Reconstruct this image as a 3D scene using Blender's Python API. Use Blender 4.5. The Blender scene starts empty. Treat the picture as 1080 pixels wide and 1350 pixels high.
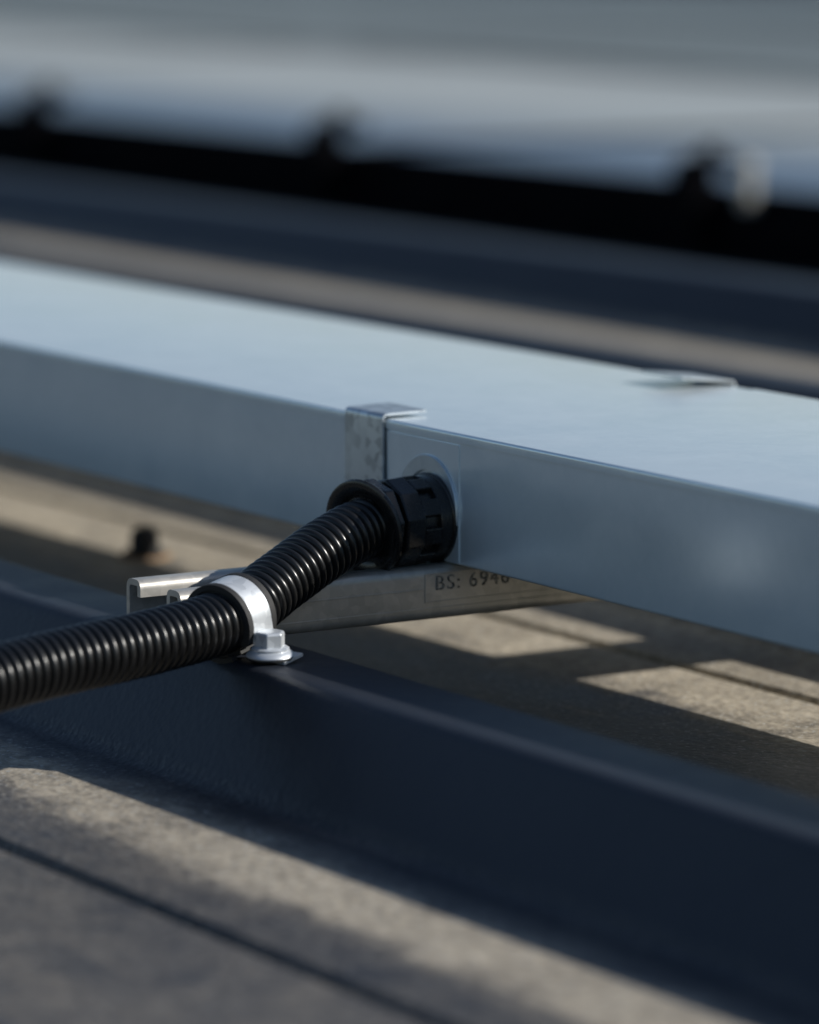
import bpy, bmesh, math, random, bisect
from mathutils import Vector, Matrix
random.seed(4)
scene=bpy.context.scene
W=bpy.data.worlds.new("World"); scene.world=W; W.use_nodes=True
SUN=Vector((1.1,1.47,1.0)).normalized()
elev=math.asin(SUN.z); rot=math.atan2(SUN.x,SUN.y)
nt=W.node_tree; bg=nt.nodes["Background"]
sky=nt.nodes.new("ShaderNodeTexSky"); sky.sky_type='NISHITA'; sky.sun_disc=False
sky.sun_elevation=elev; sky.sun_rotation=rot; sky.air_density=1.0; sky.dust_density=0.5; sky.ozone_density=2.2
nt.links.new(sky.outputs[0],bg.inputs[0]); bg.inputs[1].default_value=0.088
sl=bpy.data.lights.new("sun","SUN"); sl.energy=5.0; sl.angle=math.radians(0.5); sl.color=(1,0.96,0.89)
so=bpy.data.objects.new("sun",sl); scene.collection.objects.link(so)
so.rotation_euler=SUN.to_track_quat('Z','Y').to_euler()
scene.view_settings.view_transform='Standard'; scene.view_settings.look='None'; scene.view_settings.exposure=0

# ---------------- helpers
def link(o,parent=None):
    scene.collection.objects.link(o)
    if parent: o.parent=parent
    return o
def empty(name):
    e=bpy.data.objects.new(name,None); e.empty_display_size=0.02; return link(e)
def mesh_obj(name,verts,faces,mat,parent=None,smooth=False,bevel=0,seg=2,auto=35):
    me=bpy.data.meshes.new(name); me.from_pydata([tuple(v) for v in verts],[],faces)
    bm=bmesh.new(); bm.from_mesh(me); bmesh.ops.recalc_face_normals(bm,faces=bm.faces); bm.to_mesh(me); bm.free()
    me.materials.append(mat); o=bpy.data.objects.new(name,me); link(o,parent)
    if bevel:
        m=o.modifiers.new("b","BEVEL"); m.width=bevel; m.segments=seg; m.limit_method='ANGLE'; m.angle_limit=math.radians(30)
    if smooth:
        me.shade_smooth()
        try: me.set_sharp_from_angle(angle=math.radians(auto))
        except Exception: pass
    return o
def fillet(pts,r,closed,n=4):
    out=[];N=len(pts)
    for i,p in enumerate(pts):
        p=Vector(p)
        if not closed and i in(0,N-1): out.append(p); continue
        a=Vector(pts[i-1]); b=Vector(pts[(i+1)%N])
        d1=(a-p);d2=(b-p); rr=min(r,d1.length*.45,d2.length*.45)
        p1=p+d1.normalized()*rr; p2=p+d2.normalized()*rr
        for k in range(n+1):
            t=k/n; out.append((1-t)**2*p1+2*t*(1-t)*p+t*t*p2)
    return out
def extrude_profile(name,prof,axis,a,b,mat,parent=None,nseg=1,smooth=True):
    verts=[];faces=[];n=len(prof)
    for s in range(nseg+1):
        t=a+(b-a)*s/nseg
        for p in prof:
            verts.append((t,p[0],p[1]) if axis=='X' else (p[0],t,p[1]))
    for s in range(nseg):
        for i in range(n):
            j=(i+1)%n; faces.append((s*n+i,s*n+j,(s+1)*n+j,(s+1)*n+i))
    faces.append(tuple(range(n))); faces.append(tuple(range(nseg*n,nseg*n+n)))
    return mesh_obj(name,verts,faces,mat,parent,smooth)
def ribbon(path,th):
    n=len(path);L=[];R=[]
    for i,p in enumerate(path):
        d=Vector(path[min(i+1,n-1)])-Vector(path[max(i-1,0)]); d.normalize()
        nn=Vector((-d.y,d.x))*th/2
        L.append(Vector(p)+nn);R.append(Vector(p)-nn)
    return L+R[::-1]
def box(name,c,s,mat,parent=None,bevel=0.0005,rot=None):
    x,y,z=[k/2 for k in s]
    vs=[Vector((i*x,j*y,k*z)) for i in(-1,1) for j in(-1,1) for k in(-1,1)]
    if rot: vs=[rot@v for v in vs]
    vs=[v+Vector(c) for v in vs]
    f=[(0,1,3,2),(4,6,7,5),(0,4,5,1),(2,3,7,6),(0,2,6,4),(1,5,7,3)]
    return mesh_obj(name,vs,f,mat,parent,False,bevel)
def lathe(name,prof,origin,axis,mat,parent=None,n=64,smooth=True,capped=True,phase=0):
    q=Vector(axis).to_track_quat('Z','Y'); o=Vector(origin); verts=[];faces=[]
    for s,r in prof:
        for k in range(n):
            a=2*math.pi*(k+phase)/n
            verts.append(o+q@Vector((r*math.cos(a),r*math.sin(a),s)))
    for i in range(len(prof)-1):
        for k in range(n):
            j=(k+1)%n; faces.append((i*n+k,i*n+j,(i+1)*n+j,(i+1)*n+k))
    if capped:
        faces.append(tuple(range(n))); m=(len(prof)-1)*n; faces.append(tuple(range(m,m+n)))
    return mesh_obj(name,verts,faces,mat,parent,smooth)

# ---------------- materials
def mat(name,base,rough=.5,metal=0.0,spec=.5):
    m=bpy.data.materials.new(name); m.use_nodes=True; b=m.node_tree.nodes["Principled BSDF"]
    b.inputs["Base Color"].default_value=(*base,1); b.inputs["Roughness"].default_value=rough
    b.inputs["Metallic"].default_value=metal; b.inputs["Specular IOR Level"].default_value=spec
    return m,m.node_tree,b
def coords(t,scale=(1,1,1)):
    tc=t.nodes.new("ShaderNodeTexCoord"); mp=t.nodes.new("ShaderNodeMapping"); mp.inputs["Scale"].default_value=scale
    t.links.new(tc.outputs["Object"],mp.inputs[0]); return mp.outputs[0]
def noise(t,vec,scale,detail=6,rough=.6,dist=0):
    n=t.nodes.new("ShaderNodeTexNoise"); n.inputs["Scale"].default_value=scale; n.inputs["Detail"].default_value=detail
    n.inputs["Roughness"].default_value=rough; n.inputs["Distortion"].default_value=dist; t.links.new(vec,n.inputs["Vector"]); return n.outputs["Fac"]
def ramp(t,fac,stops):
    r=t.nodes.new("ShaderNodeValToRGB"); e=r.color_ramp.elements
    while len(e)<len(stops): e.new(.5)
    for k,(p,c) in enumerate(stops): e[k].position=p; e[k].color=(*c,1) if len(c)==3 else c
    t.links.new(fac,r.inputs[0]); return r.outputs[0]
def g(v): return (v,v,v)
def mix(t,f,a,b,mode='MIX'):
    m=t.nodes.new("ShaderNodeMix"); m.data_type='RGBA'; m.blend_type=mode
    for s,v in((m.inputs[0],f),(m.inputs[6],a),(m.inputs[7],b)):
        if hasattr(v,'is_linked'): t.links.new(v,s)
        elif isinstance(v,(int,float)): s.default_value=v
        else: s.default_value=(*v,1)
    return m.outputs[2]
def math_n(t,op,a,b=None):
    m=t.nodes.new("ShaderNodeMath"); m.operation=op
    for s,v in((m.inputs[0],a),(m.inputs[1],b)):
        if v is None: continue
        if hasattr(v,'is_linked'): t.links.new(v,s)
        else: s.default_value=v
    return m.outputs[0]
def bump(t,b,h,strength,dist,prev=None):
    n=t.nodes.new("ShaderNodeBump"); n.inputs["Strength"].default_value=strength; n.inputs["Distance"].default_value=dist
    t.links.new(h,n.inputs["Height"])
    if prev is not None: t.links.new(prev,n.inputs["Normal"])
    t.links.new(n.outputs[0],b.inputs["Normal"]); return n.outputs[0]

def galv(name,c0,c1,rough=.38,metal=.85,scale=1.0,stain=.5,wav=.2,sp_amt=.16):
    m,t,b=mat(name,c1,rough,metal)
    v=coords(t)
    vo=t.nodes.new("ShaderNodeTexVoronoi"); vo.inputs["Scale"].default_value=260*scale; t.links.new(v,vo.inputs["Vector"])
    sp=t.nodes.new("ShaderNodeSeparateColor"); t.links.new(vo.outputs["Color"],sp.inputs[0])
    n1=noise(t,v,22,5,.6,.4)
    f=math_n(t,'ADD',math_n(t,'MULTIPLY',sp.outputs[0],sp_amt),math_n(t,'MULTIPLY',n1,.8))
    col=ramp(t,f,[(.25,c0),(.72,c1)])
    if stain:
        blot=ramp(t,noise(t,v,11,7,.75,.6),[(.48,g(0)),(.78,g(1))])
        col=mix(t,math_n(t,'MULTIPLY',blot,stain*.5),col,tuple(x*.6 for x in c0))
    t.links.new(col,b.inputs["Base Color"])
    rr=math_n(t,'ADD',math_n(t,'MULTIPLY',n1,.16),rough-.08); t.links.new(rr,b.inputs["Roughness"])
    p=bump(t,b,noise(t,v,26,1,.4),wav,.0006)
    bump(t,b,noise(t,v,700,2,.5),.10,.0002,p)
    return m
M_galv=galv("galvanised_steel",(.74,.83,.87),(.83,.91,.94),.23,.42,1.0,.14,.10)
M_clip=galv("spangled_zinc",(.26,.29,.32),(.60,.65,.69),.32,.65,1.0,.8,.2,.5)
M_ring=galv("pressed_zinc",(.50,.57,.62),(.66,.74,.78),.30,.6,1.0,.2)
M_strut=galv("strut_zinc",(.36,.35,.32),(.62,.59,.54),.40,.5,1.0,.9)
M_bolt=galv("zinc_plated",(.42,.45,.48),(.70,.73,.76),.40,.5,1.0,.9,.2,.4)

def plastic(name,c,rough):
    m,t,b=mat(name,(c,c,c*1.03),rough)
    v=coords(t); n=noise(t,v,260,4,.7)
    t.links.new(ramp(t,noise(t,v,60,4,.7),[(.35,(c,c,c*1.05)),(.75,(c*2.4,c*2.4,c*2.4))]),b.inputs["Base Color"])
    t.links.new(math_n(t,'ADD',math_n(t,'MULTIPLY',n,.2),rough-.1),b.inputs["Roughness"])
    bump(t,b,n,.12,.0002); return m
M_cond=plastic("black_nylon",.005,.30); M_gland=plastic("black_gland_plastic",.007,.27); M_rub=plastic("black_rubber",.012,.7)
m,t,b=mat("black_anodised",(.004,.004,.005),.9,0,.03); M_blackm=m
t.links.new(ramp(t,noise(t,coords(t),30,3),[(.3,(.002,.002,.003)),(.7,(.005,.005,.006))]),b.inputs["Base Color"])

# roof: dark coated steel, sunlit and shaded strips painted into the dry beige dust
m,t,b=mat("coated_roof_steel",(.05,.06,.075),.4,0,.26); M_roof=m
v=coords(t); vs=coords(t,(.30,1.7,1))
n_big=noise(t,vs,8,6,.68,.6); n_mid=noise(t,v,30,7,.74,.8); n_fine=noise(t,v,240,5,.7)
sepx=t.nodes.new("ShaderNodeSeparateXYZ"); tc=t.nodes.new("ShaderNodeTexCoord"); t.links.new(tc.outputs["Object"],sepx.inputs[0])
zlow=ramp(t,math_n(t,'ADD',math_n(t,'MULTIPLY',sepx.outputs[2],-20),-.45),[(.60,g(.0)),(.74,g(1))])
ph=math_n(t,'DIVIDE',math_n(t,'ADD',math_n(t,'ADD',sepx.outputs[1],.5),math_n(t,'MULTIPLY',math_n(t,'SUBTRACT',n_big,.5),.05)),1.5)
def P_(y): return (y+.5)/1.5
side=ramp(t,ph,[(0,g(.34)),(P_(-.22),g(.36)),(P_(-.19),g(.95)),(P_(-.168),g(.85)),(P_(-.150),g(.15)),(P_(0),g(.35)),(P_(.05),g(.5)),(P_(.10),g(1)),(P_(.22),g(.95)),(P_(.4),g(.55)),(P_(.62),g(.6)),(P_(.74),g(1.0)),(P_(.83),g(.95)),(P_(.9),g(.5)),(1,g(.35))])  # bands across the roof: high paints sunlit strips, low paints shaded ones
s1=math_n(t,'ADD',math_n(t,'MULTIPLY',n_big,.60),math_n(t,'MULTIPLY',n_mid,.5))
dust_light=ramp(t,math_n(t,'ADD',math_n(t,'MULTIPLY',side,.44),math_n(t,'MULTIPLY',s1,.85)),[(.50,g(.03)),(.72,g(.26)),(.84,g(.85)),(.94,g(1))])
dust_light=math_n(t,'MULTIPLY',dust_light,zlow)
grime=ramp(t,n_fine,[(.35,g(.5)),(.65,g(1))])
paint=mix(t,n_mid,(.013,.016,.024),(.036,.041,.052))
rubbed=ramp(t,noise(t,vs,40,6,.75,.3),[(.50,g(0)),(.70,g(1))])
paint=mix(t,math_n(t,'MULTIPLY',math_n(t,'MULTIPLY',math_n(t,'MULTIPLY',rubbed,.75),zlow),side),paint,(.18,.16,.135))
dcol=mix(t,n_mid,(.31,.27,.21),(.68,.60,.48))
dcol=mix(t,1.0,dcol,grime,'MULTIPLY')
col=mix(t,dust_light,paint,dcol)
spk=ramp(t,noise(t,v,420,3,.6),[(.58,g(0)),(.66,g(1))])
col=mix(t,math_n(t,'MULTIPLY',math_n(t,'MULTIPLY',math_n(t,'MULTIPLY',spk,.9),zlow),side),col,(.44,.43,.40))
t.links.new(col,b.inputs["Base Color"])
t.links.new(math_n(t,'ADD',math_n(t,'MULTIPLY',dust_light,.4),math_n(t,'ADD',math_n(t,'MULTIPLY',n_mid,.25),.30)),b.inputs["Roughness"])
vo=t.nodes.new("ShaderNodeTexVoronoi"); vo.inputs["Scale"].default_value=330; t.links.new(v,vo.inputs["Vector"])
hh=math_n(t,'ADD',math_n(t,'MULTIPLY',vo.outputs["Distance"],.7),n_fine)
hh=math_n(t,'MULTIPLY',hh,math_n(t,'ADD',math_n(t,'MULTIPLY',zlow,.75),.25))
p=bump(t,b,hh,.55,.0008); bump(t,b,noise(t,v,14,2,.5),.25,.002,p)

# panel glass: bluish near edge, then pale, dark grey in the rows behind
m,t,b=mat("panel_glass",(.012,.016,.03),.2); M_glass=m
v=coords(t,(.5,1.5,1)); nn_=noise(t,v,4,5,.6)
sx_=t.nodes.new("ShaderNodeSeparateXYZ"); t.links.new(coords(t),sx_.inputs[0])
yy=math_n(t,'ADD',math_n(t,'DIVIDE',math_n(t,'SUBTRACT',sx_.outputs[1],1.18),3.0),math_n(t,'MULTIPLY',math_n(t,'SUBTRACT',nn_,.5),.12))
t.links.new(ramp(t,yy,[(0,(.04,.07,.13)),(.06,(.07,.10,.17)),(.14,(.38,.385,.37)),(.27,(.46,.455,.43)),(.35,(.13,.125,.11)),(1,(.07,.07,.065))]),b.inputs["Base Color"])
t.links.new(math_n(t,'ADD',math_n(t,'MULTIPLY',nn_,.15),.22),b.inputs["Roughness"])
m,t,b=mat("white_plastic",(.7,.7,.66),.5); M_white=m
t.links.new(ramp(t,noise(t,coords(t),80),[(.3,(.30,.29,.26)),(.7,(.45,.44,.40))]),b.inputs["Base Color"])
m,t,b=mat("ink",(.07,.07,.065),.6); M_ink=m
t.links.new(ramp(t,noise(t,coords(t),900,3),[(.4,(.07,.07,.065)),(.60,(.34,.33,.30))]),b.inputs["Base Color"])
m,t,b=mat("rust",(.25,.12,.05),.8); M_rust=m
t.links.new(ramp(t,noise(t,coords(t),200),[(.3,(.20,.10,.04)),(.7,(.5,.32,.16))]),b.inputs["Base Color"])
m,t,b=mat("ground_soil",(.12,.12,.1),.9); M_ground=m
t.links.new(ramp(t,noise(t,coords(t),.05,8),[(.3,(.07,.08,.05)),(.7,(.2,.19,.16))]),b.inputs["Base Color"])
m,t,b=mat("cladding",(.25,.27,.3),.5); M_clad=m
t.links.new(ramp(t,noise(t,coords(t),.6,8),[(.3,(.2,.22,.25)),(.7,(.3,.32,.34))]),b.inputs["Base Color"])

# ---------------- roof sheet
ZP=-.060; ZC=-.021; PER=.333; C0=-.095
pts=[]
for k in range(-9,66):
    c=C0+PER*k
    go=.145 if k==0 else (.098 if k==1 else .125)
    pts+= [(c-go-.004,ZP),(c-go-.0018,ZP-.004),(c-go+.002,ZP-.004),(c-go+.0042,ZP),(c-.046,ZP),(c-.0195,ZC),(c+.0185,ZC),(c+.044,ZP)]
prof=[]
P=[Vector(p) for p in pts]
for i,p in enumerate(P):
    if 0<i<len(P)-1:
        a,bb=P[i-1],P[i+1]; r=min(.0045 if i%8>=4 else .0008,(a-p).length*.4,(bb-p).length*.4)
        p1=p+(a-p).normalized()*r;p2=p+(bb-p).normalized()*r
        for s in(0,.25,.5,.75,1): prof.append((1-s)**2*p1+2*s*(1-s)*p+s*s*p2)
    else: prof.append(p)
xs=[-30,-15,-8,-5,-3,-2,-1.5,-1,-.5,0,.5,1,2,4,8]
verts=[];faces=[];n=len(prof)
for x in xs:
    for q in prof: verts.append((x,q.x,q.y))
for i in range(len(xs)-1):
    for j in range(n-1): faces.append((i*n+j,(i+1)*n+j,(i+1)*n+j+1,i*n+j+1))
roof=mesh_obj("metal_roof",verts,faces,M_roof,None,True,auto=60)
y0=prof[0].x; y1=prof[-1].x
box("warehouse_wall",(-11,(y0+y1)/2,-3.6),(37.8,y1-y0-.2,6.9),M_clad,None,.02)
mesh_obj("ground",[(-900,-900,-7),(900,-900,-7),(900,900,-7),(-900,900,-7)],[(0,1,2,3)],M_ground)

# ---------------- trunking
TW=.176; TH=.050
trunk=empty("cable_trunking")
out=[(0,0),(TW,0),(TW,TH-.0035),(TW+.0005,TH-.0036),(TW+.0005,TH),(-.0005,TH),(-.0005,TH-.0036),(0,TH-.0035)]
pr=[]
for i,p in enumerate(out):
    r={0:.0012,1:.0012,4:.0012,5:.0012}.get(i,0)
    p=Vector(p)
    if r:
        a=Vector(out[i-1]);b2=Vector(out[(i+1)%8]);p1=p+(a-p).normalized()*r;p2=p+(b2-p).normalized()*r
        for k in range(5):
            s=k/4; pr.append((1-s)**2*p1+2*s*(1-s)*p+s*s*p2)
    else: pr.append(p)
extrude_profile("duct_length_a",pr,'X',.0005,2.8,M_galv,trunk,40)
pr2=[Vector((q.x*1.0+.0006 if q.x<.01 else q.x-.0006,q.y-.0003)) for q in pr]
extrude_profile("duct_length_b",pr2,'X',-7,-.0004,M_galv,trunk,80)
pl=fillet([(.0012,.0006),(.0515,.0006),(.0515,.0455),(.0012,.0455)],.0006,True)
vv=[(p.x,-.0005,p.y) for p in pl]+[(p.x,.0002,p.y) for p in pl]; N=len(pl)
mesh_obj("entry_plate",vv,[tuple(range(N)),tuple(range(N,2*N))]+[(i,(i+1)%N,N+(i+1)%N,N+i) for i in range(N)],M_galv,trunk)
lathe("knockout_ring",[(0,.0208),(.0009,.0208),(.0012,.0205),(.0012,.0150)],(.0308,-.0003,.0190),(0,-1,0),M_ring,trunk,64,False,False)
def lclip(name,x0,x1,sgn,yb,drop,top,lift):
    th=.0009; e=-sgn
    path=[(yb+e*.0016,TH-drop),(yb+e*.0014,TH+.0014),(yb-e*top,TH+.0014+lift)]
    f=fillet(path,.0018,False,5); pf=ribbon(f,th)
    return extrude_profile(name,pf,'X',x0,x1,M_clip,trunk)
lclip("lid_clip_front",-.0275,0.0,1,0,.034,.018,.0004)
lclip("lid_clip_back",-.044,-.016,-1,TW,.034,.025,.0030)

# ---------------- strut channel
strut=empty("strut_channel")
X0,X1=.0065,.0475; th=.0023; h=.0206
c=th/2
path=[(X0+.0095,-.0065),(X0+.0095,-c-.0002),(X0+c,-c-.0002),(X0+c,-h+c),(X1-c,-h+c),(X1-c,-c-.0002),(X1-.0095,-c-.0002),(X1-.0095,-.0065)]
pf=ribbon(fillet(path,.0028,False,5),th)
extrude_profile("channel",pf,'Y',-.1175,.302,M_strut,strut,20)
xw=X1+.0001
def strip(nm,y0,y1,z0,z1): box(nm,(xw,(y0+y1)/2,(z0+z1)/2),(.0005,abs(y1-y0),abs(z1-z0)),M_strut,strut,.0001)
strip("label_frame_top",-.0125,.052,-.0031,-.0027); strip("label_frame_bottom",-.0125,.052,-.0136,-.0132)
strip("label_frame_end",-.0129,-.0125,-.0136,-.0027)
strip("side_rib",-.1170,-.0135,-.0088,-.0082); strip("side_rib_low",-.1170,.10,-.0162,-.0157)
cu=bpy.data.curves.new("standard_text",'FONT'); cu.body="BS: 6946"; cu.size=.0080; cu.extrude=.0001; cu.space_character=1.2
to=bpy.data.objects.new("standard_text",cu); cu.materials.append(M_ink); link(to,strut)
to.location=(xw+.0002,-.0085,-.0092); to.rotation_euler=(math.radians(90),0,math.radians(90))

# ---------------- conduit gland
GX,GZ=.034,.0162
gl=empty("conduit_gland")
ax=Vector((0.04,-1,-.03)).normalized(); O=Vector((GX,-.0006,GZ))
lathe("base_flange",[(0,.0166),(0,.0172),(.0018,.0173),(.0022,.0169),(.0024,.0164)],O,ax,M_gland,gl)
lathe("body",[(.002,.0165),(.0068,.0165),(.0072,.0162),(.0074,.0144),(.0150,.0144)],O,ax,M_gland,gl)
q=ax.to_track_quat('Z','Y')
for k in range(9):
    a=2*math.pi*(k+.62)/9
    d=q@Vector((math.cos(a),math.sin(a),0))
    R=Matrix((d.cross(ax),d,ax)).transposed()
    box("lug_%d"%k,O+ax*.0108+d*.0150,(.0066,.0030,.0078),M_gland,gl,.0005,R)
pol=lathe("faceted_body",[(.0142,.0150),(.0144,.0168),(.0148,.0173),(.0222,.0173),(.0228,.0167),(.0231,.0146),(.0245,.0146)],O,ax,M_gland,gl,10,False,True,.3)
m_=pol.modifiers.new("b","BEVEL"); m_.width=.0004; m_.segments=2
h8=lathe("hex_nut",[(.0240,.0162),(.0246,.0176),(.0288,.0176),(.0296,.0166)],O,ax,M_gland,gl,8,False,True,.2)
m_=h8.modifiers.new("b","BEVEL"); m_.width=.0005; m_.segments=2
ax2=Vector((0.28,-1,-.18)).normalized(); O2=O+ax*.0300
lathe("collar_ring",[(0,.0150),(.0002,.0174),(.0006,.0184),(.0016,.0188),(.0026,.0185),(.0030,.0176),(.0030,.0160),(.0024,.0140),(.0014,.0124),(.0008,.0117)],O2,ax2,M_gland,gl,72,True,False)

# ---------------- corrugated conduit
def catmull(P,n):
    out=[]
    for i in range(1,len(P)-2):
        p0,p1,p2,p3=P[i-1],P[i],P[i+1],P[i+2]
        for k in range(n):
            t=k/n
            out.append(.5*((2*p1)+(-p0+p2)*t+(2*p0-5*p1+4*p2-p3)*t*t+(-p0+3*p1-3*p2+p3)*t**3))
    out.append(P[-2]); return out
CL=Vector((.0700,-.1100,-.0070))
ctrl=[Vector(p) for p in [(.033,-.010,.0170),(.0350,-.030,.0150),(.0430,-.052,.0105),(.0560,-.082,.0010),tuple(CL),(.0850,-.150,-.0095),(.106,-.222,-.0120),(.135,-.32,-.022),(.18,-.46,-.040),(.22,-.62,-.0478),(.24,-.85,-.048),(.20,-1.15,-.048),(.05,-1.6,-.048),(-.2,-2.0,-.048)]]
raw=catmull(ctrl,120)
L=[0]
for i in range(1,len(raw)): L.append(L[-1]+(raw[i]-raw[i-1]).length)
def at(s):
    i=min(max(bisect.bisect(L,s),1),len(L)-1); f=(s-L[i-1])/(L[i]-L[i-1])
    return raw[i-1].lerp(raw[i],min(max(f,0),1)), (raw[min(i+1,len(raw)-1)]-raw[max(i-2,0)]).normalized()
pitch=.0041; RS=.915; prof=[(0,.0102),(.10,.0104),(.18,.0118),(.30,.0125),(.5,.01275),(.70,.0125),(.82,.0118),(.90,.0104)]
verts=[];faces=[];n=48; rings=0
nr=int(L[-1]/pitch)
for kk in range(nr):
    jit=1+random.uniform(-.006,.006)
    for f,r in prof:
        c_,d_=at(kk*pitch+f*pitch); r=r*RS*jit
        e1=d_.cross(Vector((0,0,1))).normalized(); e2=e1.cross(d_)
        for k in range(n):
            a=2*math.pi*k/n; verts.append(c_+e1*r*math.cos(a)+e2*r*math.sin(a))
        rings+=1
for i in range(rings-1):
    for k in range(n):
        j=(k+1)%n; faces.append((i*n+k,i*n+j,(i+1)*n+j,(i+1)*n+k))
mesh_obj("corrugated_conduit",verts,faces,M_cond,None,True,auto=80)

# ---------------- P-clip
pc=empty("p_clip")
sC=min(range(len(raw)),key=lambda i:(raw[i]-CL).length); d_=(raw[sC+6]-raw[sC-6]).normalized()
side=d_.cross(Vector((0,0,1))).normalized()
if side.x<0: side=-side
up=Vector((0,0,1)); up=(up-d_*up.dot(d_)).normalized()
def band(name,P2,wid,th,mat_,crown=0):
    vs=[];fs=[];m2=len(P2)
    for i,p in enumerate(P2):
        dd=(Vector(P2[min(i+1,m2-1)])-Vector(P2[max(i-1,0)])).normalized(); nn=Vector((-dd.y,dd.x))
        for w_,o_ in((-1,-1),(-.8,-1.25 if crown else -1),(.8,-1.25 if crown else -1),(1,-1),(1,1),(-1,1)):
            q2=Vector(p)+nn*(o_*th/2)
            vs.append(CL+side*q2.x+up*q2.y+d_*(w_*wid/2))
    for i in range(m2-1):
        for k in range(6):
            j=(k+1)%6; fs.append((i*6+k,i*6+j,(i+1)*6+j,(i+1)*6+k))
    fs.append(tuple(range(6)));fs.append(tuple(range((m2-1)*6,m2*6)))
    return mesh_obj(name,vs,fs,mat_,pc,True,auto=40)
def arcp(R,a0,span,n=60): return [(math.cos(math.radians(a0-x*span/n))*R,math.sin(math.radians(a0-x*span/n))*R) for x in range(n+1)]
band("rubber_liner",arcp(.0125,-72,324),.0150,.0022,M_rub)
band("liner_lip_near",arcp(.0137,-66,320),.0026,.0020,M_rub).location=d_*.0069
band("liner_lip_far",arcp(.0137,-66,320),.0026,.0020,M_rub).location=-d_*.0069
R0=.0139
foot=[(R0+.0002,-.0050),(R0+.0006,-.0090),(R0+.0018,-.0115),(R0+.0044,-.0123),(R0+.0130,-.0126)]
band("steel_band",arcp(R0,-98,258)+foot,.0112,.0011,M_bolt)
bo=CL+side*(R0+.0046)+d_*.001; bx,by=bo.x,bo.y
# ---------------- roof bolt
bolt=empty("hex_bolt")
zc=ZC
lathe("sealing_washer",[(0,.0080),(.0004,.0085),(.0014,.0085),(.0018,.0082)],(bx,by,zc+.0010),(0,0,1),M_rub,bolt)
lathe("dome_washer",[(0,.0086),(.0005,.0089),(.0012,.0085),(.0022,.0072),(.0026,.0060)],(bx,by,zc+.0022),(.03,-.02,1),M_bolt,bolt)
lathe("flange",[(0,.0068),(.0006,.0069),(.0012,.0060)],(bx,by,zc+.0046),(.03,-.02,1),M_bolt,bolt)
hx=lathe("hex_head",[(0,.0055),(.0050,.0055),(.0058,.0048)],(bx,by,zc+.0055),(.03,-.02,1),M_bolt,bolt,6,False,True,.35)
m_=hx.modifiers.new("b","BEVEL"); m_.width=.0003; m_.segments=2

# ---------------- roofing screw (far, black)
rs=empty("roofing_screw"); sx,sy=-.36,.092
lathe("rusty_washer",[(0,.0125),(.0006,.0124),(.0010,.0085)],(sx,sy,ZP),(0,0,1),M_rust,rs)
lathe("washer",[(0,.0100),(.0014,.0098),(.0028,.0066)],(sx,sy,ZP+.0012),(0,0,1),M_rub,rs)
lathe("head",[(0,.0068),(.0065,.0066),(.0095,.0045)],(sx,sy,ZP+.004),(0,0,1),M_rub,rs,6,False)

# ---------------- solar panel array
PY=1.18; PZ=.003
for r_ in range(3):
    for cidx in range(-8,2):
        pa=empty("solar_panel")
        x0=cidx*1.78-.15; x1=x0+1.76; ya=PY+r_*1.06; yb=ya+1.04
        fr=.012
        box("glass",((x0+x1)/2,(ya+yb)/2,PZ-.004),(x1-x0-2*fr,yb-ya-2*fr,.004),M_glass,pa,0)
        for nm,cc,ss in(("frame_front",((x0+x1)/2,ya+fr/2,PZ-.0175),(x1-x0,fr,.035)),("frame_rear",((x0+x1)/2,yb-fr/2,PZ-.0175),(x1-x0,fr,.035)),
                        ("frame_side_a",(x0+fr/2,(ya+yb)/2,PZ-.0175),(fr,yb-ya-2*fr-.001,.035)),("frame_side_b",(x1-fr/2,(ya+yb)/2,PZ-.0175),(fr,yb-ya-2*fr-.001,.035))):
            box(nm,cc,ss,M_blackm,pa,.0008)
box("array_gap_shade",(-6,PY-.004,-.0290),(20,.003,.060),M_blackm,None,.0005)  # black sheet added to stand for the shade in the gap under the panels
for x in [-1.405+ .56*k for k in range(-8,5)]:
    ec=empty("panel_clamp")
    box("clamp_body",(x,PY-.017,PZ-.012),(.034,.022,.060),M_blackm,ec,.002)
    box("clamp_top",(x,PY+.000,PZ+.018),(.040,.034,.010),M_blackm,ec,.001)
    lathe("clamp_bolt",[(0,.008),(.009,.008)],(x,PY,PZ+.023),(0,0,1),M_blackm,ec,6,False)
cc=empty("cable_clip")
box("strap",(-1.34,PY-.011,PZ+.002),(.012,.010,.030),M_white,cc,.002)
box("buckle",(-1.34,PY-.013,PZ+.020),(.020,.012,.010),M_white,cc,.002)

# ---------------- camera
F=Vector((-.8453*math.cos(math.radians(8.507)),.5344*math.cos(math.radians(8.507)),-math.sin(math.radians(8.507))))
cam=bpy.data.cameras.new("camera"); co=bpy.data.objects.new("camera",cam); link(co)
co.location=(1.4304,-.8939,.2661)
co.rotation_euler=F.to_track_quat('-Z','Y').to_euler()
cam.sensor_fit='VERTICAL'; cam.sensor_height=36; cam.lens=156; cam.clip_start=.05; cam.clip_end=3000
cam.dof.use_dof=True; cam.dof.focus_distance=1.62; cam.dof.aperture_fstop=6.0
scene.camera=co
